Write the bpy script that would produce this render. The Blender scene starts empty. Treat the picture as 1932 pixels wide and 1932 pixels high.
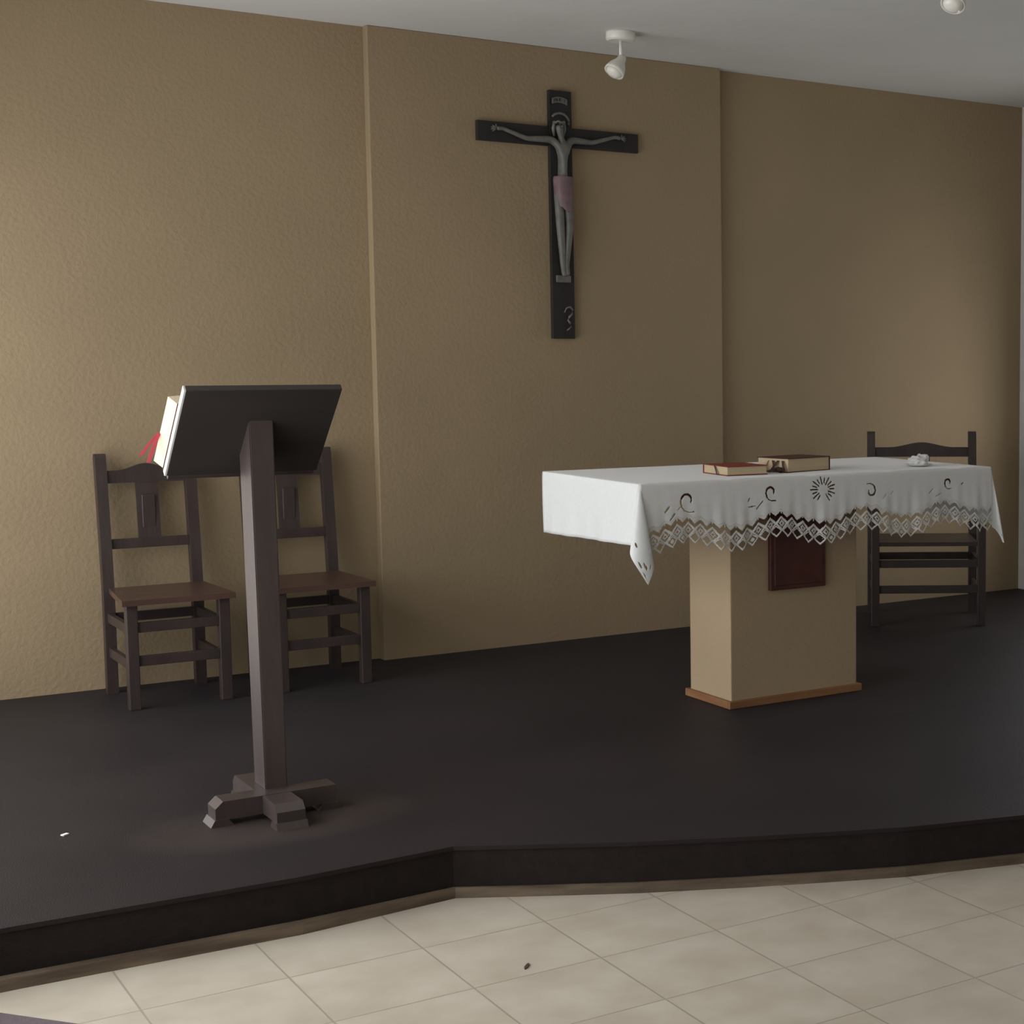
import bpy, bmesh, math, random
from mathutils import Vector, Matrix
random.seed(7)
C = bpy.context.scene.collection
sc = bpy.context.scene

# ------------------------------------------------------------------ camera
cam = bpy.data.cameras.new('camera'); co = bpy.data.objects.new('camera', cam); C.objects.link(co)
cam.sensor_width = 36.0; cam.lens = 3098.85 / 1932 * 36
cam.shift_x = -(1717.3 - 966) / 1932; cam.shift_y = 0.0
cam.clip_start = 0.05; cam.clip_end = 100
PITCH, ROLL, YAW = 0.0946, 0.0023, 0.6488
cy, sy, cp, sp = math.cos(YAW), math.sin(YAW), math.cos(PITCH), math.sin(PITCH)
F = Vector((sy*cp, cy*cp, -sp)); R0 = Vector((cy, -sy, 0)); U0 = R0.cross(F)
c_, s_ = math.cos(ROLL), math.sin(ROLL)
R = R0*c_ + U0*s_; U = U0*c_ - R0*s_
co.matrix_world = Matrix(((R.x, U.x, -F.x, 0), (R.y, U.y, -F.y, 0), (R.z, U.z, -F.z, 1.5), (0, 0, 0, 1)))
sc.camera = co

# ------------------------------------------------------------------ daylight and exposure
W = bpy.data.worlds.new('daylight'); sc.world = W; W.use_nodes = True
bg = W.node_tree.nodes['Background']
bg.inputs['Color'].default_value = (0.96, 0.98, 1.0, 1); bg.inputs['Strength'].default_value = 4.0
sc.view_settings.view_transform = 'Standard'; sc.view_settings.look = 'None'
sc.view_settings.exposure = 0.0; sc.view_settings.gamma = 1.0
sc.view_settings.use_curve_mapping = False
sc.cycles.max_bounces = 10; sc.cycles.diffuse_bounces = 6
sc.cycles.sample_clamp_indirect = 6.0
sc.cycles.use_denoising = True

# room measures (metres)
XL, XR = 0.30, 6.27          # left wall beside the stage, right wall
XN = -2.0                     # left wall of the wider nave behind the camera
YB, YF = 7.22, -3.2           # back wall behind the stage, wall behind the camera
HC = 2.912                    # ceiling
HS = 0.1465                   # stage height
WIN_L = [(3.0, 7.14, 0.16, 2.35)]
WIN_N_FILL = [(-1.6, 2.0, 0.8, 2.4)]  # unseen nave window, added to fill the front faces and tiles with light
WIN_R = [(5.85, 6.75, 0.6, 1.8)]

def portal(name, loc, rot, sx, sy_):
    l = bpy.data.lights.new(name, 'AREA'); l.shape = 'RECTANGLE'; l.size = sx; l.size_y = sy_
    l.cycles.is_portal = True
    o = bpy.data.objects.new(name, l); C.objects.link(o); o.location = loc; o.rotation_euler = rot
for (y0, y1, z0, z1) in WIN_L:
    portal('window_daylight', (XL-0.14, (y0+y1)/2, (z0+z1)/2), (0, -math.pi/2, 0), z1-z0, y1-y0)
for (y0, y1, z0, z1) in WIN_N_FILL:
    portal('window_daylight', (XN-0.14, (y0+y1)/2, (z0+z1)/2), (0, -math.pi/2, 0), z1-z0, y1-y0)
for (y0, y1, z0, z1) in WIN_R:
    portal('window_daylight', (XR+0.14, (y0+y1)/2, (z0+z1)/2), (0, math.pi/2, 0), z1-z0, y1-y0)

# ------------------------------------------------------------------ materials
def mat(name, col, rough=0.7, spec=0.3, nscale=None, ncol=None, namt=0.0, bump=0.0, bscale=60, stretch=None, sheen=0, metal=0.0, ndetail=4):
    m = bpy.data.materials.new(name); m.use_nodes = True
    nt = m.node_tree; N = nt.nodes; L = nt.links; b = N['Principled BSDF']
    b.inputs['Base Color'].default_value = (*col, 1); b.inputs['Roughness'].default_value = rough
    b.inputs['Specular IOR Level'].default_value = spec; b.inputs['Metallic'].default_value = metal
    if sheen: b.inputs['Sheen Weight'].default_value = sheen; b.inputs['Sheen Roughness'].default_value = 0.4
    tc = N.new('ShaderNodeTexCoord'); mp = N.new('ShaderNodeMapping'); L.new(tc.outputs['Object'], mp.inputs[0])
    if stretch: mp.inputs['Scale'].default_value = stretch
    m['_'] = 0
    if nscale:
        n = N.new('ShaderNodeTexNoise'); n.inputs['Scale'].default_value = nscale; n.inputs['Detail'].default_value = ndetail
        L.new(mp.outputs[0], n.inputs['Vector'])
        r = N.new('ShaderNodeValToRGB'); r.color_ramp.elements[0].position = 0.3; r.color_ramp.elements[1].position = 0.7
        c2 = ncol or tuple(x*(1-namt) for x in col)
        r.color_ramp.elements[0].color = (*c2, 1); r.color_ramp.elements[1].color = (*col, 1)
        L.new(n.outputs['Fac'], r.inputs[0]); L.new(r.outputs[0], b.inputs['Base Color'])
    if bump:
        n2 = N.new('ShaderNodeTexNoise'); n2.inputs['Scale'].default_value = bscale; n2.inputs['Detail'].default_value = 3
        L.new(mp.outputs[0], n2.inputs['Vector'])
        bp = N.new('ShaderNodeBump'); bp.inputs['Strength'].default_value = bump; bp.inputs['Distance'].default_value = 0.01
        L.new(n2.outputs['Fac'], bp.inputs['Height']); L.new(bp.outputs[0], b.inputs['Normal'])
    return m

M = {}
M['wall'] = mat('tan_rough_paint', (0.335, 0.252, 0.155), 0.85, 0.15, 1.6, namt=0.10, bump=0.28, bscale=55)
M['pedestal'] = mat('cream_rough_paint', (0.43, 0.322, 0.205), 0.85, 0.15, 2.5, namt=0.08, bump=0.2, bscale=55)
M['white_wall'] = mat('white_paint', (0.62, 0.60, 0.57), 0.8, 0.2, 3, namt=0.05, bump=0.15)
M['ceiling'] = mat('ceiling_paint', (0.66, 0.65, 0.62), 0.9, 0.1, 2.0, namt=0.05, bump=0.25, bscale=12)
M['carpet_side'] = mat('carpet_edge', (0.026, 0.020, 0.0185), 0.95, 0.1, 30, namt=0.2, bump=0.4, bscale=300)
M['trim'] = mat('worn_wood_strip', (0.19, 0.145, 0.10), 0.6, 0.3, 4, ncol=(0.07, 0.048, 0.034), bump=0.2, stretch=(1, 1, 8))
M['chair'] = mat('dark_chair_wood', (0.048, 0.033, 0.029), 0.42, 0.5, 6, ncol=(0.032, 0.022, 0.020), bump=0.08, bscale=30, stretch=(3, 3, 0.6))
M['seat'] = mat('chair_seat_wood', (0.095, 0.050, 0.037), 0.35, 0.5, 5, ncol=(0.06, 0.032, 0.025), bump=0.06, bscale=30, stretch=(0.6, 4, 1))
M['lectern'] = mat('lectern_wood', (0.060, 0.042, 0.038), 0.36, 0.9, 6, ncol=(0.040, 0.028, 0.026), bump=0.05, bscale=30, stretch=(3, 3, 0.5))
M['board'] = mat('lectern_board_wood', (0.040, 0.033, 0.029), 0.42, 0.4, 5, ncol=(0.034, 0.028, 0.025), stretch=(0.6, 3, 3))
M['litedge'] = mat('window_lit_board_edge', (0.62, 0.60, 0.57), 0.4, 0.4)  # window light on the dark board's edge, painted in as a pale colour
M['cloth'] = mat('white_linen', (0.74, 0.75, 0.74), 0.9, 0.1, 60, namt=0.04, bump=0.08, bscale=400, sheen=0.35)
M['lace'] = mat('lace_thread', (0.68, 0.66, 0.63), 0.9, 0.1, 60, namt=0.05)
M['tabletop'] = mat('altar_top_wood', (0.26, 0.095, 0.035), 0.5, 0.4, 5, namt=0.3, stretch=(0.5, 4, 4))
M['plinth'] = mat('plinth_wood', (0.33, 0.165, 0.075), 0.5, 0.3, 5, ncol=(0.22, 0.10, 0.045), stretch=(0.5, 0.5, 4))
M['plaque'] = mat('plaque_wood', (0.105, 0.030, 0.020), 0.45, 0.4, 8, ncol=(0.055, 0.017, 0.014))
M['cross'] = mat('cross_wood', (0.030, 0.027, 0.026), 0.5, 0.3, 8, ncol=(0.022, 0.019, 0.017), stretch=(2, 2, 0.5))
M['corpus'] = mat('pewter', (0.165, 0.16, 0.14), 0.5, 0.4, 25, namt=0.3)
M['loin'] = mat('rosy_pewter', (0.20, 0.125, 0.135), 0.5, 0.4, 25, namt=0.3)
M['lampwhite'] = mat('white_enamel', (0.78, 0.76, 0.70), 0.35, 0.5)
M['bulb'] = mat('frosted_bulb', (0.85, 0.82, 0.74), 0.2, 0.5)
M['pages'] = mat('book_pages', (0.62, 0.50, 0.33), 0.8, 0.2, 3, namt=0.12, stretch=(0.5, 0.5, 140))
M['pageslit'] = mat('lectionary_pages', (0.78, 0.65, 0.47), 0.8, 0.2, 3, namt=0.08, stretch=(140, 1, 1))
M['red'] = mat('red_cover', (0.30, 0.045, 0.035), 0.5, 0.4, 40, namt=0.2)
M['darkred'] = mat('dark_red_cover', (0.075, 0.018, 0.014), 0.5, 0.4, 40, namt=0.2)
M['ribbon'] = mat('red_ribbon', (0.45, 0.05, 0.07), 0.6, 0.3)
M['darkribbon'] = mat('brown_ribbon', (0.06, 0.030, 0.025), 0.6, 0.3)
M['pinkribbon'] = mat('pale_ribbon', (0.55, 0.36, 0.31), 0.6, 0.3)
M['paper'] = mat('paper', (0.8, 0.8, 0.8), 0.8, 0.2)
M['speck'] = mat('dry_leaf', (0.08, 0.06, 0.04), 0.8, 0.2)
M['mat'] = mat('mauve_grey_mat', (0.16, 0.13, 0.14), 0.9, 0.1, 50, namt=0.2, bump=0.3, bscale=200)
M['frame'] = mat('window_paint', (0.6, 0.6, 0.58), 0.5, 0.3)

def math_node(nt, op, a, b=None, clamp=False):
    n = nt.nodes.new('ShaderNodeMath'); n.operation = op; n.use_clamp = clamp
    for i, v in enumerate((a, b)):
        if v is None: continue
        if isinstance(v, (int, float)): n.inputs[i].default_value = v
        else: nt.links.new(v, n.inputs[i])
    return n.outputs[0]
def mixcol(nt, fac, a, b):
    n = nt.nodes.new('ShaderNodeMix'); n.data_type = 'RGBA'
    nt.links.new(fac, n.inputs[0])
    for s, v in ((n.inputs[6], a), (n.inputs[7], b)):
        if isinstance(v, tuple): s.default_value = (*v, 1)
        else: nt.links.new(v, s)
    return n.outputs[2]

def tile_material():
    m = bpy.data.materials.new('beige_floor_tile'); m.use_nodes = True; nt = m.node_tree; N = nt.nodes; L = nt.links
    b = N['Principled BSDF']; b.inputs['Specular IOR Level'].default_value = 0.4
    tc = N.new('ShaderNodeTexCoord'); sep = N.new('ShaderNodeSeparateXYZ'); L.new(tc.outputs['Object'], sep.inputs[0])
    S, OX, OY = 0.3319, 1.1309, 3.9726
    masks = []; cells = []
    for out, o in ((sep.outputs[0], OX), (sep.outputs[1], OY)):
        t = math_node(nt, 'DIVIDE', math_node(nt, 'SUBTRACT', out, o - S*40), S)
        f = math_node(nt, 'FRACT', t); cells.append(math_node(nt, 'FLOOR', t))
        d = math_node(nt, 'ABSOLUTE', math_node(nt, 'SUBTRACT', f, 0.5))
        masks.append(math_node(nt, 'MULTIPLY', math_node(nt, 'SUBTRACT', d, 0.4895), 160, True))
    g = math_node(nt, 'MAXIMUM', masks[0], masks[1])
    cv = N.new('ShaderNodeCombineXYZ'); L.new(cells[0], cv.inputs[0]); L.new(cells[1], cv.inputs[1])
    wn = N.new('ShaderNodeTexWhiteNoise'); L.new(cv.outputs[0], wn.inputs[0])
    off = N.new('ShaderNodeVectorMath'); off.operation = 'MULTIPLY_ADD'
    L.new(wn.outputs['Color'], off.inputs[0]); off.inputs[1].default_value = (9, 9, 9); L.new(tc.outputs['Object'], off.inputs[2])
    n = N.new('ShaderNodeTexNoise'); n.inputs['Scale'].default_value = 7; n.inputs['Detail'].default_value = 6; L.new(off.outputs[0], n.inputs['Vector'])
    r = N.new('ShaderNodeValToRGB'); r.color_ramp.elements[0].position = 0.3; r.color_ramp.elements[1].position = 0.72
    r.color_ramp.elements[0].color = (0.48, 0.418, 0.335, 1); r.color_ramp.elements[1].color = (0.585, 0.525, 0.435, 1)
    L.new(n.outputs['Fac'], r.inputs[0])
    col = mixcol(nt, g, r.outputs[0], (0.37, 0.325, 0.26))
    L.new(col, b.inputs['Base Color']); b.inputs['Roughness'].default_value = 0.42
    bp = N.new('ShaderNodeBump'); bp.invert = True; bp.inputs['Strength'].default_value = 0.25; bp.inputs['Distance'].default_value = 0.002
    L.new(g, bp.inputs['Height']); L.new(bp.outputs[0], b.inputs['Normal'])
    return m
M['tile'] = tile_material()

def carpet_material():
    m = bpy.data.materials.new('dark_stage_carpet'); m.use_nodes = True; nt = m.node_tree; N = nt.nodes; L = nt.links
    b = N['Principled BSDF']; b.inputs['Roughness'].default_value = 0.55; b.inputs['Specular IOR Level'].default_value = 0.12
    b.inputs['Sheen Weight'].default_value = 0.02; b.inputs['Sheen Roughness'].default_value = 0.35; b.inputs['Sheen Tint'].default_value = (0.6, 0.78, 1.0, 1)  # bluish tint puts sky glare into the carpet colour
    tc = N.new('ShaderNodeTexCoord'); sep = N.new('ShaderNodeSeparateXYZ'); L.new(tc.outputs['Object'], sep.inputs[0])
    X, Y = sep.outputs[0], sep.outputs[1]
    n = N.new('ShaderNodeTexNoise'); n.inputs['Scale'].default_value = 2.2; n.inputs['Detail'].default_value = 5; L.new(tc.outputs['Object'], n.inputs['Vector'])
    r = N.new('ShaderNodeValToRGB'); r.color_ramp.elements[0].position = 0.35; r.color_ramp.elements[1].position = 0.7
    r.color_ramp.elements[0].color = (0.0205, 0.0150, 0.0150, 1); r.color_ramp.elements[1].color = (0.0275, 0.0205, 0.0200, 1)
    L.new(n.outputs['Fac'], r.inputs[0])
    def ell(cx, cyy, rx, ry):
        dx = math_node(nt, 'DIVIDE', math_node(nt, 'SUBTRACT', X, cx), rx); dy = math_node(nt, 'DIVIDE', math_node(nt, 'SUBTRACT', Y, cyy), ry)
        q = math_node(nt, 'ADD', math_node(nt, 'MULTIPLY', dx, dx), math_node(nt, 'MULTIPLY', dy, dy))
        return math_node(nt, 'MULTIPLY', math_node(nt, 'SUBTRACT', 1.0, q, True), n.outputs['Fac'])
    # dusty worn ring where the lectern has been shifted about
    col = mixcol(nt, ell(1.35, 4.84, 0.42, 0.26), r.outputs[0], (0.085, 0.062, 0.050))
    # stitched seams of a carpet patch around the altar
    def seg(A, a0, Bv, b0, b1, w=0.006):
        d = math_node(nt, 'ABSOLUTE', math_node(nt, 'SUBTRACT', A, a0))
        near = math_node(nt, 'LESS_THAN', d, w)
        return math_node(nt, 'MULTIPLY', near, math_node(nt, 'MULTIPLY', math_node(nt, 'GREATER_THAN', Bv, b0), math_node(nt, 'LESS_THAN', Bv, b1)))
    s = math_node(nt, 'MAXIMUM', seg(Y, 4.905, X, 3.03, 4.9), seg(X, 3.0, Y, 4.915, 5.2, 0.004))
    col = mixcol(nt, s, col, (0.016, 0.010, 0.010))
    L.new(col, b.inputs['Base Color'])
    n2 = N.new('ShaderNodeTexNoise'); n2.inputs['Scale'].default_value = 260; L.new(tc.outputs['Object'], n2.inputs['Vector'])
    bp = N.new('ShaderNodeBump'); bp.inputs['Strength'].default_value = 0.35; bp.inputs['Distance'].default_value = 0.004
    L.new(n2.outputs['Fac'], bp.inputs['Height']); L.new(bp.outputs[0], b.inputs['Normal'])
    return m
M['carpet'] = carpet_material()

# ------------------------------------------------------------------ helpers
def obj(name, bm, m, parent=None, smooth=False, label=None):
    me = bpy.data.meshes.new(name); bmesh.ops.recalc_face_normals(bm, faces=bm.faces[:]); bm.to_mesh(me); bm.free()
    if smooth:
        for p in me.polygons: p.use_smooth = True
    me.materials.append(m)
    o = bpy.data.objects.new(name, me); C.objects.link(o)
    if parent: o.parent = parent
    if label: o['label'] = label
    return o
def thing(name, label, cat, loc=(0, 0, 0), rz=0, group=None):
    o = bpy.data.objects.new(name, None); C.objects.link(o); o.empty_display_size = 0.1
    o.location = loc; o.rotation_euler = (0, 0, rz); o['label'] = label; o['category'] = cat
    if group: o['group'] = group
    return o
def tag(o, label, cat): o['label'] = label; o['category'] = cat; return o
def struct(name, bm, m, parent=None):
    o = obj(name, bm, m, parent)
    if not parent: o['kind'] = 'structure'
    return o
def box(bm, x0, x1, y0, y1, z0, z1, bev=0.0, M4=None):
    r = bmesh.ops.create_cube(bm, size=1.0); vs = r['verts']
    for v in vs:
        v.co = Vector(((x0+x1)/2 + v.co.x*(x1-x0), (y0+y1)/2 + v.co.y*(y1-y0), (z0+z1)/2 + v.co.z*(z1-z0)))
    if bev:
        es = list({e for v in vs for e in v.link_edges})
        g = bmesh.ops.bevel(bm, geom=es, offset=bev, segments=2, affect='EDGES', profile=0.5)
        vs = list({v for f in g['faces'] for v in f.verts} | {v for v in vs if v.is_valid})
    if M4:
        for v in vs: v.co = M4 @ v.co
    return vs
def prism(bm, pts, axis, a0, a1):
    """extrude a 2-D outline along an axis; pts are (u,v) in the other two axes in order"""
    def p3(u, v, a):
        return {'x': (a, u, v), 'y': (u, a, v), 'z': (u, v, a)}[axis]
    A = [bm.verts.new(p3(u, v, a0)) for u, v in pts]; B = [bm.verts.new(p3(u, v, a1)) for u, v in pts]
    bm.faces.new(A); bm.faces.new(B[::-1]); n = len(pts)
    for i in range(n): bm.faces.new((A[i], A[(i+1) % n], B[(i+1) % n], B[i]))
    return A + B
def lathe(bm, prof, seg=24, M4=None):
    rings = []
    for r, z in prof:
        rings.append([bm.verts.new((r*math.cos(2*math.pi*k/seg), r*math.sin(2*math.pi*k/seg), z)) for k in range(seg)])
    for a, b in zip(rings, rings[1:]):
        for k in range(seg): bm.faces.new((a[k], a[(k+1) % seg], b[(k+1) % seg], b[k]))
    if prof[0][0] > 1e-5: bm.faces.new(rings[0][::-1])
    if prof[-1][0] > 1e-5: bm.faces.new(rings[-1])
    vs = [v for r in rings for v in r]
    if M4:
        for v in vs: v.co = M4 @ v.co
    return vs
def tube(bm, pts, rad, seg=8):
    pts = [Vector(p) for p in pts]; rings = []
    rads = rad if isinstance(rad, (list, tuple)) else [rad]*len(pts)
    for i, p in enumerate(pts):
        t = (pts[min(i+1, len(pts)-1)] - pts[max(i-1, 0)]).normalized()
        a = t.cross(Vector((0, 0, 1)));
        if a.length < 1e-3: a = t.cross(Vector((0, 1, 0)))
        a.normalize(); b = t.cross(a).normalized()
        rings.append([bm.verts.new(p + (a*math.cos(2*math.pi*k/seg) + b*math.sin(2*math.pi*k/seg))*rads[i]) for k in range(seg)])
    for A, B in zip(rings, rings[1:]):
        for k in range(seg): bm.faces.new((A[k], A[(k+1) % seg], B[(k+1) % seg], B[k]))
    bm.faces.new(rings[0][::-1]); bm.faces.new(rings[-1])
def BM(): return bmesh.new()
def skinned(name, verts, edges, radii, m, parent, levels=2):
    """one continuous body grown around a skeleton of joints"""
    me = bpy.data.meshes.new(name); me.from_pydata(verts, edges, []); o = bpy.data.objects.new(name, me); C.objects.link(o)
    sk = o.modifiers.new('skin', 'SKIN'); sk.use_smooth_shade = True; sk.branch_smoothing = 0.6
    for i, r in enumerate(radii):
        me.skin_vertices[0].data[i].radius = r if isinstance(r, tuple) else (r, r)
    me.skin_vertices[0].data[0].use_root = True
    ss = o.modifiers.new('sub', 'SUBSURF'); ss.levels = levels; ss.render_levels = levels
    bpy.context.view_layer.update()
    dg = bpy.context.evaluated_depsgraph_get()
    new = bpy.data.meshes.new_from_object(o.evaluated_get(dg)); bpy.data.objects.remove(o)
    for p in new.polygons: p.use_smooth = True
    new.materials.clear(); new.materials.append(m)
    o = bpy.data.objects.new(name, new); C.objects.link(o)
    if parent: o.parent = parent
    return o

# ------------------------------------------------------------------ the room
b = BM(); box(b, XN-.14, XR+.14, YF-.3, 2.9, -0.2, 0); box(b, XL-.14, XR+.14, 2.9, YB+.3, -0.2, 0); struct('floor', b, M['tile'])
b = BM(); box(b, XN-.14, XR+.14, YF-.3, 2.9, HC, HC+0.2); box(b, XL-.14, XR+.14, 2.9, YB+.3, HC, HC+0.2); struct('ceiling', b, M['ceiling'])
b = BM(); box(b, XL-.3, XR+.3, YB, YB+.3, 0, HC); wb = struct('wall_back', b, M['wall'])
b = BM(); box(b, 2.497, 4.25, YB-.055, YB, 0, HC, 0.004); struct('wall_back_projection', b, M['wall'], wb)
b = BM(); box(b, XN-.3, XR+.3, YF-.3, YF, 0, HC); struct('wall_front', b, M['white_wall'])
def pierced(name, x0, x1, wins, m, y=YF, yend=YB):
    bm = BM()
    if y != YF: box(bm, XN, x1, y-.14, y, 0, HC)
    for (a, c, z0, z1) in wins:
        box(bm, x0, x1, y, a, 0, HC); box(bm, x0, x1, a, c, 0, z0); box(bm, x0, x1, a, c, z1, HC); y = c
    box(bm, x0, x1, y, yend, 0, HC)
    return struct(name, bm, m)
pierced('wall_left', XL-.14, XL, WIN_L, M['white_wall'], 2.9)
pierced('wall_nave', XN-.14, XN, WIN_N_FILL, M['white_wall'], yend=2.9)
pierced('wall_right', XR, XR+.14, WIN_R, M['white_wall'])
def window(n, xc, a, c, z0, z1, nm):
    bm = BM(); t = 0.035
    box(bm, xc-.02, xc+.02, a, a+t, z0, z1); box(bm, xc-.02, xc+.02, c-t, c, z0, z1)
    box(bm, xc-.02, xc+.02, a, c, z0, z0+t); box(bm, xc-.02, xc+.02, a, c, z1-t, z1)
    for k in range(1, nm): y = a+(c-a)*k/nm; box(bm, xc-.015, xc+.015, y-.015, y+.015, z0, z1)
    struct('window_%d' % n, bm, M['frame'])
window(1, XL-.07, *WIN_L[0], 3); window(2, XR+.07, *WIN_R[0], 2); window(3, XN-.07, *WIN_N_FILL[0], 3)  # the nave frame belongs to the added fill window

# stage platform: carpeted top with a bent, gently curving front
front = [(XL, 4.312), (0.6, 4.312), (1.25, 4.285), (1.676, 4.304), (1.86, 4.187), (2.10, 4.04), (2.37, 3.90), (2.57, 3.805), (2.79, 3.705), (3.15, 3.595), (3.6, 3.47), (4.2, 3.36), (5.0, 3.28), (XR, 3.25)]
out = front + [(XR, YB), (XL, YB)]
b = BM(); prism(b, [(x, y) for x, y in out], 'z', 0.0, HS-0.012); st = obj('stage_platform', b, M['carpet_side']); st['kind'] = 'structure'
b = BM(); prism(b, [(x, y-0.006) for x, y in front] + [(XR, YB), (XL, YB)], 'z', HS-0.012, HS); obj('carpet', b, M['carpet'], st)
b = BM()
prism(b, [(x, y-(.030 if x < 1.3 else .010)) for x, y in front] + [(x, y+.004) for x, y in front[::-1]], 'z', 0.0, 0.030)
o = struct('trim_1', b, M['trim'])

# ------------------------------------------------------------------ chairs
def make_chair(label, loc, rz, w=0.335, d=0.39, group=None, crest_z=0.84, arms=False):
    t = thing('wooden_chair', label, 'chair', loc, rz, group)
    lw = 0.0205; xh = w/2; yf, yb = -d/2, d/2
    for s in (-1, 1):
        b = BM(); box(b, s*xh-lw, s*xh+lw, yf-lw, yf+lw, 0, 0.64 if arms else 0.405, 0.003); obj('leg', b, M['chair'], t)
    for s in (-1, 1):
        b = BM(); x = s*xh
        prof = [(yb-lw, 0), (yb+lw, 0), (yb+lw, 0.42), (yb+lw+.012, 0.55), (yb+lw+.055, 0.945), (yb+lw+.048, 0.958), (yb-lw+.062, 0.958), (yb-lw+.055, 0.945), (yb-lw+.010, 0.55), (yb-lw, 0.42)]
        prism(b, prof, 'x', x-lw, x+lw); obj('back_post', b, M['chair'], t)
    b = BM()
    if arms: prism(b, [(-xh+lw, yf-.015), (xh-lw, yf-.015), (xh-lw, yb-lw), (-xh+lw, yb-lw)], 'z', 0.405, 0.425)
    else: prism(b, [(-xh-.038, yf-.045), (xh+.038, yf-.045), (xh+.020, yb-.022), (-xh-.001, yb-.022)], 'z', 0.405, 0.427)
    obj('seat', b, M['chair' if arms else 'seat'], t)
    if arms:
        for s in (-1, 1):
            b = BM(); box(b, s*xh-.026, s*xh+.026, yf-.035, yb-.005, 0.641, 0.662, 0.006); obj('armrest', b, M['chair'], t)
    yy = lambda z: yb + .055*max(0, (z-.45)/.5)
    # crest rail with a low hump
    n = 24; top = []
    for i in range(n+1):
        u = -xh+lw + (2*xh-2*lw)*i/n; k = max(0, 1-abs(u)/(xh*0.62)); k = k*k*(3-2*k)
        top.append((u, crest_z+.050+.026*k))
    b = BM(); prism(b, [(-xh+lw, crest_z)] + top + [(xh-lw, crest_z)], 'y', yy(.86)-.010, yy(.86)+.012); obj('crest_rail', b, M['chair'], t)
    b = BM(); z0, z1 = 0.578, 0.617; box(b, -xh+lw, xh-lw, yy(.6)-.009, yy(.6)+.009, z0, z1, 0.002); obj('middle_rail', b, M['chair'], t)
    b = BM()
    hw = 0.042
    A = [(-hw, yy(.61)), (hw, yy(.61))]; B_ = [(-hw, yy(.84)), (hw, yy(.84))]
    v = [b.verts.new(c) for c in [(-hw, yy(.61)-.006, .61), (hw, yy(.61)-.006, .61), (hw, yy(.61)+.006, .61), (-hw, yy(.61)+.006, .61),
                                  (-hw, yy(.845)-.006, .845), (hw, yy(.845)-.006, .845), (hw, yy(.845)+.006, .845), (-hw, yy(.845)+.006, .845)]]
    for f in ((0, 1, 2, 3), (4, 5, 6, 7), (0, 1, 5, 4), (1, 2, 6, 5), (2, 3, 7, 6), (3, 0, 4, 7)): b.faces.new([v[i] for i in f])
    # carved low panel on the splat
    box(b, -hw*.6, hw*.6, yy(.72)-.013, yy(.72)-.004, .655, .79, 0.003)
    obj('splat', b, M['chair'], t)
    for (z0, z1, y) in ((.296, .334, yf), (.166, .205, yf), (.285, .323, yb)):
        b = BM(); box(b, -xh+lw, xh-lw, y-.010, y+.010, z0, z1, 0.002); obj('stretcher', b, M['chair'], t)
    for s in (-1, 1):
        for (z0, z1) in ((.288, .325), (.150, .188)):
            b = BM(); box(b, s*xh-.010, s*xh+.010, yf+lw, yb-lw, z0, z1, 0.002); obj('stretcher', b, M['chair'], t)
    return t
make_chair('dark wooden chair by the wall, nearest the left edge of the picture', (1.542, 6.915, HS), 0.0)
make_chair('dark brown wooden chair against the wall, half hidden behind the lectern post', (2.095, 6.915, HS), 0.0)
make_chair('wider dark wooden chair set at an angle behind the right end of the altar', (5.142, 6.652, HS), -0.58, w=0.535, d=0.43, crest_z=0.825, arms=True)

# ------------------------------------------------------------------ lectern
L = thing('lectern', 'dark wooden lectern with sloping board on a single post and cross-shaped base', 'lectern', (1.385, 4.99, HS))
L0 = Vector((1.385, 4.99, HS))
def rel(bm, o=L0):
    for v in bm.verts: v.co -= o
    return bm
b = BM(); zt = HS+.072
# left-right foot with chamfered ends and small pads
yc0, yc1 = 4.882, 4.965
prism(b, [(1.225, HS+.018), (1.520, HS+.018), (1.545, HS+.018), (1.545, zt), (1.222, zt), (1.200, zt-.020), (1.200, HS+.018)], 'y', yc0, yc1)
prism(b, [(1.185, HS), (1.250, HS), (1.235, HS+.020), (1.197, HS+.020)], 'y', yc0-.004, yc1+.004)
prism(b, [(1.49, HS), (1.560, HS), (1.548, HS+.020), (1.505, HS+.020)], 'y', yc0-.004, yc1+.004)
obj('cross_foot', rel(b), M['lectern'], L)
b = BM()
prism(b, [(4.745, HS+.018), (5.20, HS+.018), (5.20, zt-.022), (5.178, zt-.001), (4.768, zt-.001), (4.745, zt-.022)], 'x', 1.332, 1.412)
prism(b, [(4.732, HS), (4.80, HS), (4.785, HS+.020), (4.742, HS+.020)], 'x', 1.328, 1.416)
prism(b, [(5.15, HS), (5.215, HS), (5.203, HS+.020), (5.165, HS+.020)], 'x', 1.328, 1.416)
obj('long_foot', rel(b), M['lectern'], L)
b = BM()
xa, ya = 1.358, 4.945
n0 = Vector((0, 0.693, 0.721))
def zb(y): return 1.40 - (y-4.85)*0.958        # underside of the board
v = []
for (dx, y) in ((0, ya), (.064, ya), (.064, ya+.112), (0, ya+.112)): v.append(b.verts.new((xa+dx, y, zt)))
for (dx, y) in ((-.010, ya), (.058, ya), (.058, ya+.112), (-.010, ya+.112)): v.append(b.verts.new((xa+dx, y, zb(y)+.002)))
for f in ((3, 2, 1, 0), (4, 5, 6, 7), (0, 1, 5, 4), (1, 2, 6, 5), (2, 3, 7, 6), (3, 0, 4, 7)): b.faces.new([v[i] for i in f])
bmesh.ops.bevel(b, geom=[e for e in b.edges if abs(e.verts[0].co.z-e.verts[1].co.z) > .3], offset=.003, segments=2, affect='EDGES')
obj('post', rel(b), M['lectern'], L)
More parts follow.
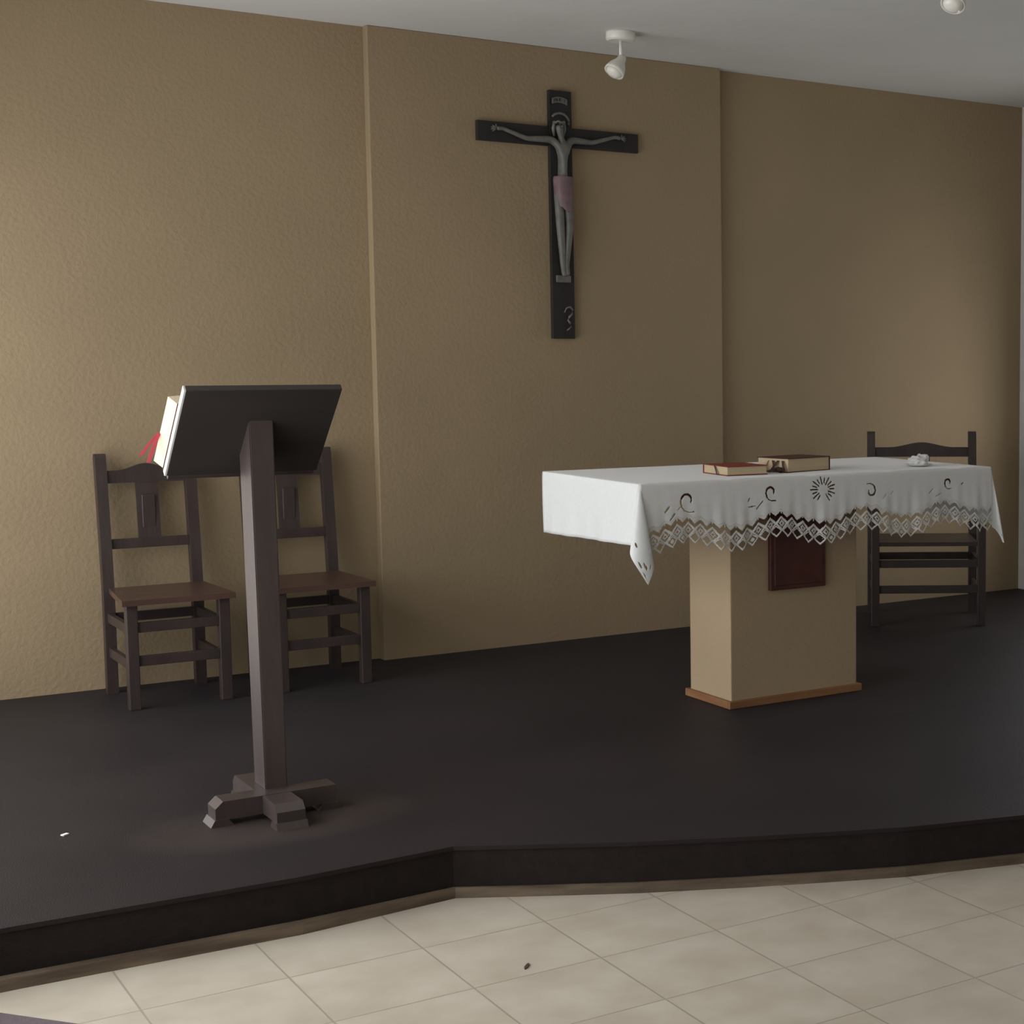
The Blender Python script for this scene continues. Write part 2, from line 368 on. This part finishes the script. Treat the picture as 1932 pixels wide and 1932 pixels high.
# board: local frame u=X, s=down the slope (towards the reader), n=up
sd = Vector((0, 0.721, -0.690)).normalized(); nn = Vector((0, 0.690, 0.721)).normalized()
P0 = Vector((1.152, 4.85, 1.400))
def slab(bm, u0, u1, s0, s1, n0_, n1_, bev=0, du=0.0):
    vs = box(bm, u0, u1, s0, s1, n0_, n1_, bev)
    for w in vs:
        u, s, n = w.co; w.co = P0 + Vector((1, 0, 0))*(u + du*s) + sd*s + nn*n
b = BM(); slab(b, 0.006, 0.437, 0.0, 0.366, 0, 0.020, 0.002); bd = obj('board', rel(b), M['board'], L)
b = BM(); slab(b, 0.0, 0.0062, 0.0, 0.366, 0, 0.0199, 0.001); obj('edge_strip', rel(b), M['litedge'], bd, label='board edge facing the window, its window light painted in pale')
b = BM(); slab(b, 0.01, 0.43, 0.3665, 0.382, 0.0, 0.050, 0.002); obj('ledge', rel(b), M['lectern'], L)

# open lectionary lying on the board
bk = thing('lectionary', 'thick book with cream page edges lying on the sloping lectern board', 'book', tuple(P0 + sd*0.2 + nn*0.02))
B0 = P0 + sd*0.2 + nn*0.02
b = BM(); slab(b, -0.002, 0.40, 0.078, 0.362, 0.0205, 0.0240, 0.001); obj('cover', rel(b, B0), M['darkred'], bk)
b = BM()
# open page block: fore-edge splays outwards, pages dip to the gutter
prof = [(0.000, .0242), (0.395, .0242), (0.428, .060)] + [(0.428-.230*k/8, .060+.010*math.sin(math.pi*k/8)-.012*(k/8)**4) for k in range(1, 9)] + [(0.198-.218*k/8, .048+.008*math.sin(math.pi*k/8)+.006*(1-(1-k/8)**4)) for k in range(1, 9)]
prism(b, prof, 'y', 0.082, 0.358)
for w in b.verts:
    u, s2, n = w.co; w.co = P0 + Vector((1, 0, 0))*u + sd*s2 + nn*n
obj('page_block', rel(b, B0), M['pageslit'], bk)
def strip(bm, pts, w, th=0.0008, wd=Vector((0, 1, 0))):
    A = []
    for p in pts:
        p = Vector(p); A.append([bm.verts.new(p + wd*w/2), bm.verts.new(p - wd*w/2)])
    for a, c in zip(A, A[1:]): bm.faces.new((a[0], a[1], c[1], c[0]))
    g = bmesh.ops.extrude_face_region(bm, geom=bm.faces[:])
    nrm = Vector((0, th, 0)) if abs(wd.x) > .5 else Vector((th, 0, 0))
    for e in g['geom']:
        if isinstance(e, bmesh.types.BMVert): e.co += nrm
a0 = P0 + Vector((1, 0, 0))*(-.020) + sd*.235 + nn*.055
for k, (dx, dz, dy) in enumerate(((-.030, -.075, .02), (-.045, -.055, .04))):
    b = BM(); pts = [a0 + Vector((-.001, 0, 0))] + [a0 + Vector((dx*t, dy*t, dz*t - .012*t*t)) for t in (.33, .66, 1)]
    strip(b, pts, 0.010, wd=Vector((.95, -.27, 0)).normalized()); obj('bookmark_ribbon', rel(b, B0), M['ribbon'], bk)

# ------------------------------------------------------------------ altar
TX0, TX1, TY0, TY1, TZ = 2.756, 4.380, 5.2265, 6.035, 1.0435
al = thing('altar', 'altar table with tan plastered pedestal and a wide top hidden under white cloth', 'altar', (3.51, 5.53, HS))
A0 = Vector((3.51, 5.53, HS))
PX0, PX1, PY0, PY1 = 3.214, 3.805, 5.376, 5.690
b = BM(); box(b, PX0, PX1, PY0, PY1, HS, 0.982, 0.004); obj('pedestal', rel(b, A0), M['pedestal'], al)
b = BM(); e = .016; zq = HS+.030
box(b, PX0-e, PX1+e, PY0-e, PY0, HS, zq, .003); box(b, PX0-e, PX1+e, PY1, PY1+e, HS, zq, .003)
box(b, PX0-e, PX0, PY0, PY1, HS, zq, .003); box(b, PX1, PX1+e, PY0, PY1, HS, zq, .003)
obj('plinth_strip', rel(b, A0), M['plinth'], al)
b = BM(); box(b, TX0+.006, TX1-.006, TY0+.006, TY1+.018, 0.980, TZ-.003, .003); obj('tabletop', rel(b, A0), M['tabletop'], al, label='reddish wooden slab glimpsed at the back corner')
b = BM(); box(b, 3.383, 3.640, PY0-.022, PY0-.0005, 0.592, 0.905, .003)
box(b, 3.400, 3.623, PY0-.026, PY0-.020, 0.609, 0.888, .003)
obj('front_plaque', rel(b, A0), M['plaque'], al, label='dark reddish wooden panel on the pedestal front')

# cloth ------------------------------------------------------------
cl = thing('altar_cloth', 'white linen altar cloth with cutwork swirls and lace border draped over the altar', 'tablecloth', (3.568, 5.63, TZ))
K0 = Vector((3.568, 5.63, TZ))
DROPF = 0.262
def gy(x): return 0.022*math.cos(2*math.pi*(x-3.335)/0.397)
def fpos(x, r):
    q = r/0.25
    f = 0.007*math.sin(2*math.pi*x/.235+.6) + 0.004*math.sin(2*math.pi*x/.093+1) + .003*math.sin(2*math.pi*x/.051)
    return Vector((x, TY0 - .006*(1-math.exp(-r/.006)) - .012*q - f*q*q, TZ - r + .004*(1-math.exp(-r/.006))))
def lpos(y, r):
    t = (TY1-y)/(TY1-TY0); q = r/0.24
    f = 0.004*math.sin(y*17) + 0.003*math.sin(y*41)
    return Vector((TX0 - .004*(1-math.exp(-r/.005)) - (.004+.030*t*t)*q + f*q*q, y, TZ - r + .004*(1-math.exp(-r/.006))))
def rpos(y, r):
    t = (TY1-y)/(TY1-TY0); q = r/0.24
    return Vector((TX1 + .004*(1-math.exp(-r/.005)) + (.010+.020*t*t)*q + .003*math.sin(y*23)*q, y, TZ - r + .004*(1-math.exp(-r/.006))))
def seg_d(px, pz, ax, az, bx, bz):
    dx, dz = bx-ax, bz-az; t = max(0, min(1, ((px-ax)*dx+(pz-az)*dz)/(dx*dx+dz*dz))); return math.hypot(px-ax-dx*t, pz-az-dz*t), t
# cutwork: curls, a rosette and little slits; each item returns True where the linen is cut away
CURLS = []
def curl(cx, cz, s, flip):
    pts = []
    for k in range(15):
        a = math.radians(-20 + 215*k/14); r = s*(.55+.45*k/14)
        pts.append((cx + flip*(r*math.cos(a)), cz + r*math.sin(a)*1.05))
    lx, lz = pts[-1]
    pts += [(lx + flip*s*.12, lz - s*.55), (lx + flip*s*.50, lz - s*1.0), (lx + flip*s*1.1, lz - s*1.22), (lx + flip*s*1.9, lz - s*1.2)]
    wd = [0.0028]*3 + [0.0042]*8 + [0.0036]*4 + [.0026, .0020, .0016, .0014]
    for i in range(len(pts)-1): CURLS.append((*pts[i], *pts[i+1], wd[i]))
curl(2.942, 0.972, 0.028, 1); curl(3.300, 0.986, 0.022, 1); curl(3.763, 0.968, -0.020, 1) ; curl(4.150, 0.984, 0.017, 1)
for (x, z, dx, dz, w) in ((2.850, .935, .016, .018, .003), (2.868, .905, .020, .022, .003), (2.90, .94, .012, .010, .0015), (3.20, .935, .03, .002, .0015), (3.235, .925, .028, .030, .0018),
                          (3.20, .955, .006, .012, .002), (3.82, .935, .016, .018, .002), (3.86, .95, .010, .012, .0015), (4.05, .945, .02, .016, .0018), (4.22, .975, .006, .004, .003), (4.08, .93, .03, .012, .0015)):
    CURLS.append((x, z, x+dx, z+dz, w))
RX, RZ = 3.536, .985
for k in range(18):
    a = 2*math.pi*k/18
    if abs(math.sin(a)) > .97 and math.sin(a) < 0: continue
    r0, r1 = (.022, .050) if k % 2 else (.026, .044)
    CURLS.append((RX + r0*math.cos(a)*1.15, RZ + r0*math.sin(a), RX + r1*math.cos(a)*1.15, RZ + r1*math.sin(a), .0026))
def lace_hole(x, z):
    """x along the hem, z height; two rows of lozenges under a zigzag slit"""
    g = gy(x); top = 0.884 + g; bot = 0.796 + g
    w = (z-bot)/(top-bot)
    u = (x/0.0495) % 1.0; tri = 1-abs(2*u-1)           # 0 at lozenge ends, 1 mid
    if w > 1.12: return False
    # zigzag slit above the lozenges
    zz = 0.80 + 0.24*tri
    if tri > .90 and w > zz-.04: return False          # bridges that carry the lace
    if zz-.02 < w < zz + .05 + .05*math.sin(x*31): return True
    if w >= zz: return False
    # lozenge row
    c = .55; dd = abs(2*u-1) + abs(w-c)/.30
    if .76 < dd <= 1.0: return False
    if dd <= .76:
        if dd < .20: return True
        if dd < .42: return False
        return (int(x/.0050) + int(z/.0050)) % 2 == 0 or dd > .60
    if w > c: return dd > 1.10 and w > zz-.16
    if dd > 1.0 and dd < 1.22 and w > .42: return dd > 1.10
    # lower scallops
    u2 = ((x/0.0495)+.5) % 1.0; d2 = abs(2*u2-1) + abs(w-.25)/.27
    if .68 < d2 <= 1.0: return False
    if d2 <= .68: return math.sin(x*19) > -.80 or d2 > .40
    return w > .12
def lace_out(x, z):
    g = gy(x); top = 0.884+g; bot = 0.796+g; w = (z-bot)/(top-bot)
    u2 = ((x/0.0495)+.5) % 1.0
    return w < .25 - .27*(1-abs(2*u2-1))
def gridmesh(fn, us, vs, keep=None):
    idx = {}; verts = []; faces = []
    def vid(i, j):
        k = (i, j)
        if k not in idx: idx[k] = len(verts); verts.append(tuple(fn(us[i], vs[j]) - K0))
        return idx[k]
    for i in range(len(us)-1):
        for j in range(len(vs)-1):
            if keep and not keep((us[i]+us[i+1])/2, (vs[j]+vs[j+1])/2): continue
            faces.append((vid(i, j), vid(i+1, j), vid(i+1, j+1), vid(i, j+1)))
    return verts, faces
def lin(a, b_, n): return [a+(b_-a)*i/n for i in range(n+1)]
CV, CF = [], []
def addm(v, f):
    o = len(CV); CV.extend(v); CF.extend([tuple(i+o for i in q) for q in f])
addm(*gridmesh(lambda x, y: Vector((x, y, TZ + .0008*math.sin(x*9)*math.sin(y*13))), lin(TX0, TX1, 40), lin(TY0, TY1, 20)))
addm(*gridmesh(lambda y, r: lpos(y, r*(1.045-.10*(TY1-y)/(TY1-TY0))), lin(TY0, TY1, 60), [0, .002, .005, .01] + lin(.02, .235, 16), None))
addm(*gridmesh(rpos, lin(TY0, TY1, 40), [0, .002, .005, .01] + lin(.02, .235, 16)))
def front_keep(x, r):
    z = TZ - r
    if z < .888 + gy(x) + .012*(1-abs(2*((x/0.0495) % 1.0)-1)): return False
    for (ax, az, bx, bz, w) in CURLS:
        if abs(x-ax) > .08 or abs(z-az) > .08: continue
        d, t = seg_d(x, z, ax, az, bx, bz)
        if d < w: return False
    return True
NX = int((TX1-TX0)/.0025)
xs = lin(TX0, TX1, NX)
addm(*gridmesh(fpos, xs, [0, .002, .004, .007] + lin(.010, .190, 72), front_keep))
# corner flaps: the corner of the cloth hangs as a cone-shaped fold
def flap(cx, left, u, drop, amp, vsz):
    a = []
    def pos(t, q):
        th = t*math.pi/2
        ra = drop[0]/max(math.cos(th), 1e-6); rb = drop[1]/max(math.sin(th), 1e-6); rm = min(ra, rb)
        rm = rm**.0 * min(rm, drop[2])
        r = rm*q
        A = (lpos(TY0, r) if left else rpos(TY0, r)); B = fpos(cx, r)
        A.z = TZ-r; B.z = TZ-r
        base = A.lerp(B, t)
        h = math.sin(math.pi*t)
        bulge = 1-math.exp(-r/.04)
        p = base + Vector((u[0], u[1], 0))*(amp*r*h**1.3*bulge) + Vector((-u[1], u[0], 0))*(vsz*r*math.sin(2*math.pi*t)*bulge)
        p.z = TZ - r*(1+.06*h)
        return p
    def keep(t, q):
        # punched eyelets near the tip
        for (tt, qq, rt, rq) in ((.36, .76, .030, .026), (.52, .84, .03, .024), (.44, .92, .025, .018), (.62, .74, .03, .02), (.50, .95, .02, .014), (.60, .90, .02, .016)):
            if ((t-tt)/rt)**2 + ((q-qq)/rq)**2 < 1: return False
        return True
    addm(*gridmesh(pos, lin(0, 1, 90), lin(0.0005, 1, 110), keep))
flap(TX0, True, (-.12, -.99), (.222, .245, .385), .27, -.13)
flap(TX1, False, (.70, -.71), (.235, .250, .30), .13, -.05)
def finish_cloth(name, v, f, m):
    me = bpy.data.meshes.new(name); me.from_pydata(v, [], f); me.update()
    bm = bmesh.new(); bm.from_mesh(me); bmesh.ops.remove_doubles(bm, verts=bm.verts[:], dist=.0004)
    bm.to_mesh(me); bm.free()
    for p in me.polygons: p.use_smooth = True
    me.materials.append(m); o = bpy.data.objects.new(name, me); C.objects.link(o); o.parent = cl
    so = o.modifiers.new('thickness', 'SOLIDIFY'); so.thickness = .0012; so.offset = 0
    return o
finish_cloth('linen', CV, CF, M['cloth'])
zl = lin(.120, .275, 62)
v, f = gridmesh(fpos, xs, zl, lambda x, r: (TZ-r) < .888 + gy(x) + .012*(1-abs(2*((x/0.0495) % 1.0)-1)) and not lace_hole(x, TZ-r) and not lace_out(x, TZ-r))
finish_cloth('lace_border', v, f, M['lace'])

# ------------------------------------------------------------------ things on the altar
def book(name, label, loc, rz, w, d, h, cover, spine_side):
    t = thing(name, label, 'book', loc, rz); o = Vector((0, 0, 0))
    b = BM(); box(b, 0, w, 0, d, 0, .0028, .0008); box(b, 0, w, 0, d, h-.0028, h, .0008)
    if spine_side == 'right': box(b, w-.004, w, 0, d, 0, h, .0012)
    else: box(b, 0, w, d-.004, d, 0, h, .0012)
    obj('cover', b, cover, t)
    b = BM(); box(b, .004, w-.004, .004, d-.004, .003, h-.003, .0008); obj('page_block', b, M['pages'], t)
    return t
b1 = book('red_book', 'thin red-covered book lying flat on the altar cloth, left of the thicker one', (3.207, 5.382, TZ+.001), -.05, .178, .20, .036, M['red'], 'back')
b = BM(); strip(b, [(-.0015, .10, .034), (-.003, .085, .018), (-.006, .07, .001)], .010, wd=Vector((0, 1, 0))); obj('bookmark_ribbon', b, M['darkribbon'], b1)
b2 = book('thick_book', 'thick book with tan page edges and dark red spine lying on the altar cloth', (3.490, 5.392, TZ+.001), .21, .238, .175, .056, M['darkred'], 'right')
for k, (y0, y1, mm) in enumerate(((.03, .012, 'darkribbon'), (.055, .075, 'darkribbon'), (.085, .06, 'darkribbon'), (.115, .13, 'pinkribbon'))):
    b = BM(); strip(b, [(-.001, y0, .046), (-.008, (y0+y1)/2, .030), (-.012-.005*k, y1, .012), (-.030-.006*k, y1+.004, .0015)], .012, wd=Vector((0, 1, 0)))
    obj('bookmark_ribbon', b, M[mm], b2)
# knotted dark ribbon tassel
b = BM()
for k in range(16):
    a = random.uniform(0, 6.28); r = random.uniform(.004, .026)
    M4 = Matrix.Translation((-.030 + r*math.cos(a)*.7, .02 + r*math.sin(a), .008 + .016*random.random()*(1-r/.03)+.002))
    bmesh.ops.create_icosphere(b, subdivisions=2, radius=.0068, matrix=M4)
obj('ribbon_knot', b, M['darkribbon'], b2, smooth=True, label='dark knotted ends of the bookmarks')
# napkin
def napkin():
    b = BM(); bmesh.ops.create_icosphere(b, subdivisions=4, radius=1)
    for v in b.verts:
        c = v.co.copy(); n = .16*math.sin(c.x*7+2)*math.cos(c.y*6) + .12*math.sin(c.z*11+c.x*5) + .07*math.sin(c.y*17+c.z*9)
        r = 1+n; v.co = Vector((c.x*r*.043, c.y*r*.040, max(-.0005, (c.z*r+.35)*.028 + (.012 if c.x > .3 and c.z > .3 else 0))))
    o = obj('folded_napkin', b, M['cloth'], None, smooth=True); return o
sau = thing('glass_saucer', 'small pale saucer under the crumpled napkin on the altar', 'saucer', (4.150, 5.415, TZ+.001))
b = BM(); lathe(b, [(0.0, .002), (.030, .002), (.034, 0), (.058, .007), (.060, .009), (.056, .0085), (.034, .004), (0.0, .004)], 28); obj('dish', b, M['lampwhite'], sau, smooth=True)
nk = napkin(); nk.location = (4.150, 5.415, TZ+.006); tag(nk, 'small crumpled white napkin near the right end of the altar', 'napkin')

# ------------------------------------------------------------------ crucifix
YC = YB-.0565
DX = -.010
cr = thing('crucifix', 'dark wooden cross with pewter corpus hanging on the middle of the back wall', 'crucifix', (3.39 + DX, YC, 2.50))
K = Vector((3.39, YC, 2.50))
b = BM(); box(b, 3.334, 3.446, YC-.024, YC, 1.578, 2.716, .002); box(b, 2.985, 3.334, YC-.023, YC, 2.462, 2.550, .002); box(b, 3.446, 3.790, YC-.023, YC, 2.462, 2.550, .002)
obj('cross', rel(b, K), M['cross'], cr)
yd = YC-.024
J = {'pelvis': (3.392, yd-.024, 2.300), 'waist': (3.394, yd-.024, 2.360), 'chest': (3.396, yd-.026, 2.440), 'neck': (3.388, yd-.028, 2.500), 'nose_base': (3.378, yd-.036, 2.532), 'head': (3.376, yd-.038, 2.558),
     'shl': (3.345, yd-.020, 2.489), 'ell': (3.225, yd-.013, 2.484), 'wrl': (3.112, yd-.010, 2.520), 'hal': (3.082, yd-.010, 2.518),
     'shr': (3.440, yd-.020, 2.493), 'elr': (3.552, yd-.013, 2.490), 'wrr': (3.672, yd-.010, 2.526), 'har': (3.703, yd-.010, 2.522),
     'hipl': (3.372, yd-.022, 2.285), 'knl': (3.374, yd-.034, 2.095), 'anl': (3.392, yd-.018, 1.915), 'fol': (3.394, yd-.030, 1.862),
     'hipr': (3.414, yd-.022, 2.285), 'knr': (3.420, yd-.034, 2.095), 'anr': (3.408, yd-.018, 1.915), 'for': (3.408, yd-.032, 1.866)}
names = list(J); RAD = {'pelvis': (.040, .024), 'waist': (.035, .020), 'chest': (.052, .024), 'neck': (.013, .013), 'nose_base': (.018, .018), 'head': (.021, .022), 'shl': .019, 'ell': .012, 'wrl': .009, 'hal': .011,
      'shr': .019, 'elr': .012, 'wrr': .009, 'har': .011, 'hipl': .025, 'knl': .021, 'anl': .014, 'fol': .014, 'hipr': .025, 'knr': .021, 'anr': .014, 'for': .014}
E_ = [('pelvis', 'waist'), ('waist', 'chest'), ('chest', 'neck'), ('neck', 'nose_base'), ('nose_base', 'head'), ('chest', 'shl'), ('shl', 'ell'), ('ell', 'wrl'), ('wrl', 'hal'), ('chest', 'shr'), ('shr', 'elr'), ('elr', 'wrr'), ('wrr', 'har'),
      ('pelvis', 'hipl'), ('hipl', 'knl'), ('knl', 'anl'), ('anl', 'fol'), ('pelvis', 'hipr'), ('hipr', 'knr'), ('knr', 'anr'), ('anr', 'for')]
BX = Vector((-.010, 0, 0))
corp = skinned('corpus', [tuple(Vector(J[n])-K+BX) for n in names], [(names.index(a), names.index(c)) for a, c in E_], [RAD[n] for n in names], M['corpus'], cr)
# fingers, nose and brow as small relief on the hands and head
for s, (hx, hz) in ((-1, (3.082, 2.518)), (1, (3.703, 2.522))):
    b = BM()
    for k, (dx, dz, ln) in enumerate(((.020, .012, 1), (.026, .004, 1), (.026, -.005, 1), (.021, -.013, 1), (.004, .019, 1))):
        tube(b, [(hx, yd-.010, hz), (hx+s*dx*.6, yd-.013, hz+dz*.7), (hx+s*dx, yd-.010, hz+dz)], [.0035, .003, .002], 6)
    obj('fingers', rel(b, K-BX), M['corpus'], corp, smooth=True)
b = BM(); tube(b, [(3.377, yd-.060, 2.556), (3.376, yd-.066, 2.546), (3.377, yd-.060, 2.543)], [.002, .004, .003], 6)
for dx in (-.008, .008): bmesh.ops.create_icosphere(b, subdivisions=1, radius=.003, matrix=Matrix.Translation((3.377+dx, yd-.058, 2.556)))
tube(b, [(3.371, yd-.057, 2.536), (3.383, yd-.057, 2.536)], .002, 6)
obj('face', rel(b, K-BX), M['corpus'], corp, smooth=True)
b = BM()
pts = [(3.376 + .024*math.cos(t), yd-.036 + .004*math.sin(t*3), 2.570 + .006*math.sin(t*2) + .0*t) for t in lin(0, 6.283, 20)]
pts = [(3.376 + .023*math.cos(t), yd-.038 + .023*math.sin(t), 2.566+.003*math.sin(t*5)) for t in lin(0, 6.283, 24)]
tube(b, pts, .005, 6)
tube(b, [(3.353, yd-.034, 2.570), (3.350, yd-.028, 2.540), (3.356, yd-.022, 2.505)], [.008, .009, .005], 8); tube(b, [(3.399, yd-.034, 2.570), (3.404, yd-.028, 2.540), (3.402, yd-.022, 2.505)], [.008, .009, .005], 8)
obj('hair_and_crown', rel(b, K-BX), M['corpus'], corp, smooth=True)
b = BM()
tube(b, [(3.385 + .044*math.cos(t), yd-.004, 2.575 + .038*math.sin(t)) for t in lin(-.4, 2.6, 18)], .006, 8); obj('halo', rel(b, K), M['corpus'], cr, smooth=True)
b = BM()
prof = [(.043, .000), (.047, .015), (.046, .050), (.047, .100), (.044, .148), (.041, .152)]
seg = 20; rings = []
for (r, z) in prof:
    rings.append([b.verts.new((3.394 + (r + .002*math.sin(k*2.6))*math.cos(2*math.pi*k/seg), yd-.024 + (r*.92)*math.sin(2*math.pi*k/seg)*(1+.06*math.sin(k*2.6)), 2.322-z)) for k in range(seg)])
for a, c in zip(rings, rings[1:]):
    for k in range(seg): b.faces.new((a[k], a[(k+1) % seg], c[(k+1) % seg], c[k]))
for v in b.verts:
    d = max(0, (2.322-v.co.z)/.152); v.co.x = 3.394 + (v.co.x-3.394)*(1-.10*d) + .004*d
    if d > .95: v.co.z += .014*math.sin(v.co.x*90)
    v.co.y = min(v.co.y, yd-.0005)
tube(b, [(3.428, yd-.034, 2.318), (3.434, yd-.030, 2.27), (3.430, yd-.026, 2.215)], [.006, .008, .003], 8)
obj('loincloth', rel(b, K-BX), M['loin'], cr, smooth=True, label='rosy-toned loincloth')
b = BM(); box(b, 3.362, 3.436, yd-.010, yd, 1.838, 1.872, .004); obj('foot_rest', rel(b, K-BX), M['corpus'], cr)
# title scroll with raised letters
b = BM(); n = 12
for i in range(n):
    x0, x1 = 3.344+.078*i/n, 3.344+.078*(i+1)/n
    z = lambda x: 2.664 + .010*math.cos((x-3.383)/.039*1.5)
    vs = [b.verts.new(q) for q in ((x0, yd-.006, z(x0)-.013), (x1, yd-.006, z(x1)-.013), (x1, yd-.006, z(x1)+.013), (x0, yd-.006, z(x0)+.013), (x0, yd, z(x0)-.013), (x1, yd, z(x1)-.013), (x1, yd, z(x1)+.013), (x0, yd, z(x0)+.013))]
    for f in ((0, 1, 2, 3), (7, 6, 5, 4), (0, 4, 5, 1), (3, 2, 6, 7)): b.faces.new([vs[i] for i in f])
scl = obj('title_scroll', rel(b, K), M['corpus'], cr)
b = BM(); H = .014
STR = {'I': [((.5, 0), (.5, 1))], 'N': [((.1, 0), (.1, 1)), ((.1, 1), (.9, 0)), ((.9, 0), (.9, 1))], 'R': [((.15, 0), (.15, 1)), ((.15, 1), (.8, .85)), ((.8, .85), (.15, .5)), ((.15, .5), (.85, 0))]}
for ch, x in zip('INRI', (3.350, 3.363, 3.381, 3.403)):
    for (a, c) in STR[ch]:
        zc = 2.664 + .010*math.cos((x+.005-3.383)/.039*1.5) - .007
        tube(b, [(x+a[0]*.011, yd-.007, zc+a[1]*H), (x+c[0]*.011, yd-.007, zc+c[1]*H)], .0014, 6)
obj('lettering', rel(b, K), M['cross'], scl)
# curled relief ornament near the foot of the cross
b = BM()
pts = [(3.392, 1.700), (3.402, 1.720), (3.420, 1.726), (3.434, 1.712), (3.430, 1.692), (3.414, 1.678), (3.408, 1.664), (3.420, 1.650), (3.424, 1.634), (3.412, 1.622), (3.402, 1.616)]
tube(b, [(x, yd-.003, z) for x, z in pts], [.003, .004, .006, .006, .006, .005, .005, .006, .005, .004, .002], 8)
obj('scroll_ornament', rel(b, K), M['corpus'], cr, smooth=True)

# ------------------------------------------------------------------ ceiling spotlights
def spotlight(label, loc, rz):
    t = thing('ceiling_spotlight', label, 'spotlight', loc, rz, None)
    b = BM(); lathe(b, [(.062, 0), (.064, -.006), (.064, -.034), (.056, -.040), (0.0, -.040)], 32); obj('canopy', b, M['lampwhite'], t, smooth=True)
    for p in t.children[0].data.polygons: p.use_smooth = abs(p.normal.z) < .5
    b = BM(); tube(b, [(.0, 0, -.038), (.0, 0, -.112)], .0075, 12); obj('stem', b, M['lampwhite'], t, smooth=True)
    d = Vector((-.55, -.12, -.80)).normalized(); q = d.to_track_quat('Z', 'Y').to_matrix().to_4x4(); q.translation = (0.012, 0, -.103)
    b = BM(); lathe(b, [(0, 0), (.014, .002), (.019, .012), (.022, .030), (.036, .055), (.044, .080), (.045, .094), (.040, .094), (.036, .080), (.0, .060)], 28, q); hd = obj('lamp_head', b, M['lampwhite'], t, smooth=True)
    b = BM(); lathe(b, [(0, .062), (.030, .078), (.037, .092), (.030, .104), (.016, .110), (0, .112)], 24, q); obj('bulb', b, M['bulb'], hd, smooth=True)
    return t
spotlight('small white ceiling spotlight above the crucifix, head tilted left', (3.435, 6.64, HC), 0)
spotlight('white ceiling spotlight cut off by the top edge near the right corner', (3.735, 4.66, HC), .3)

# ------------------------------------------------------------------ small bits
b = BM(); box(b, -.010, .010, -.006, .006, 0, .004, .001); p_ = obj('paper_scrap', b, M['paper']); p_.location = (0.838, 5.056, HS); p_.rotation_euler = (0, 0, .6)
tag(p_, 'tiny white paper scrap on the dark stage carpet', 'scrap')
b = BM(); prism(b, [(-.020, 0), (-.008, .005), (.012, .004), (.020, 0), (.008, -.004), (-.010, -.004)], 'z', 0, .003); p_ = obj('leaf_fragment', b, M['speck']); p_.location = (1.62, 3.695, 0); p_.rotation_euler = (0, 0, .9)
tag(p_, 'tiny dark leaf fragment on the beige floor tiles', 'leaf')
b = BM(); prism(b, [(0.30, 4.18), (0.535, 4.129), (0.70, 3.905), (0.55, 3.60), (0.1, 3.7)], 'z', 0, .008); tag(obj('floor_mat', b, M['mat']), 'grey mauve mat on the tiles in the lower left corner', 'mat')
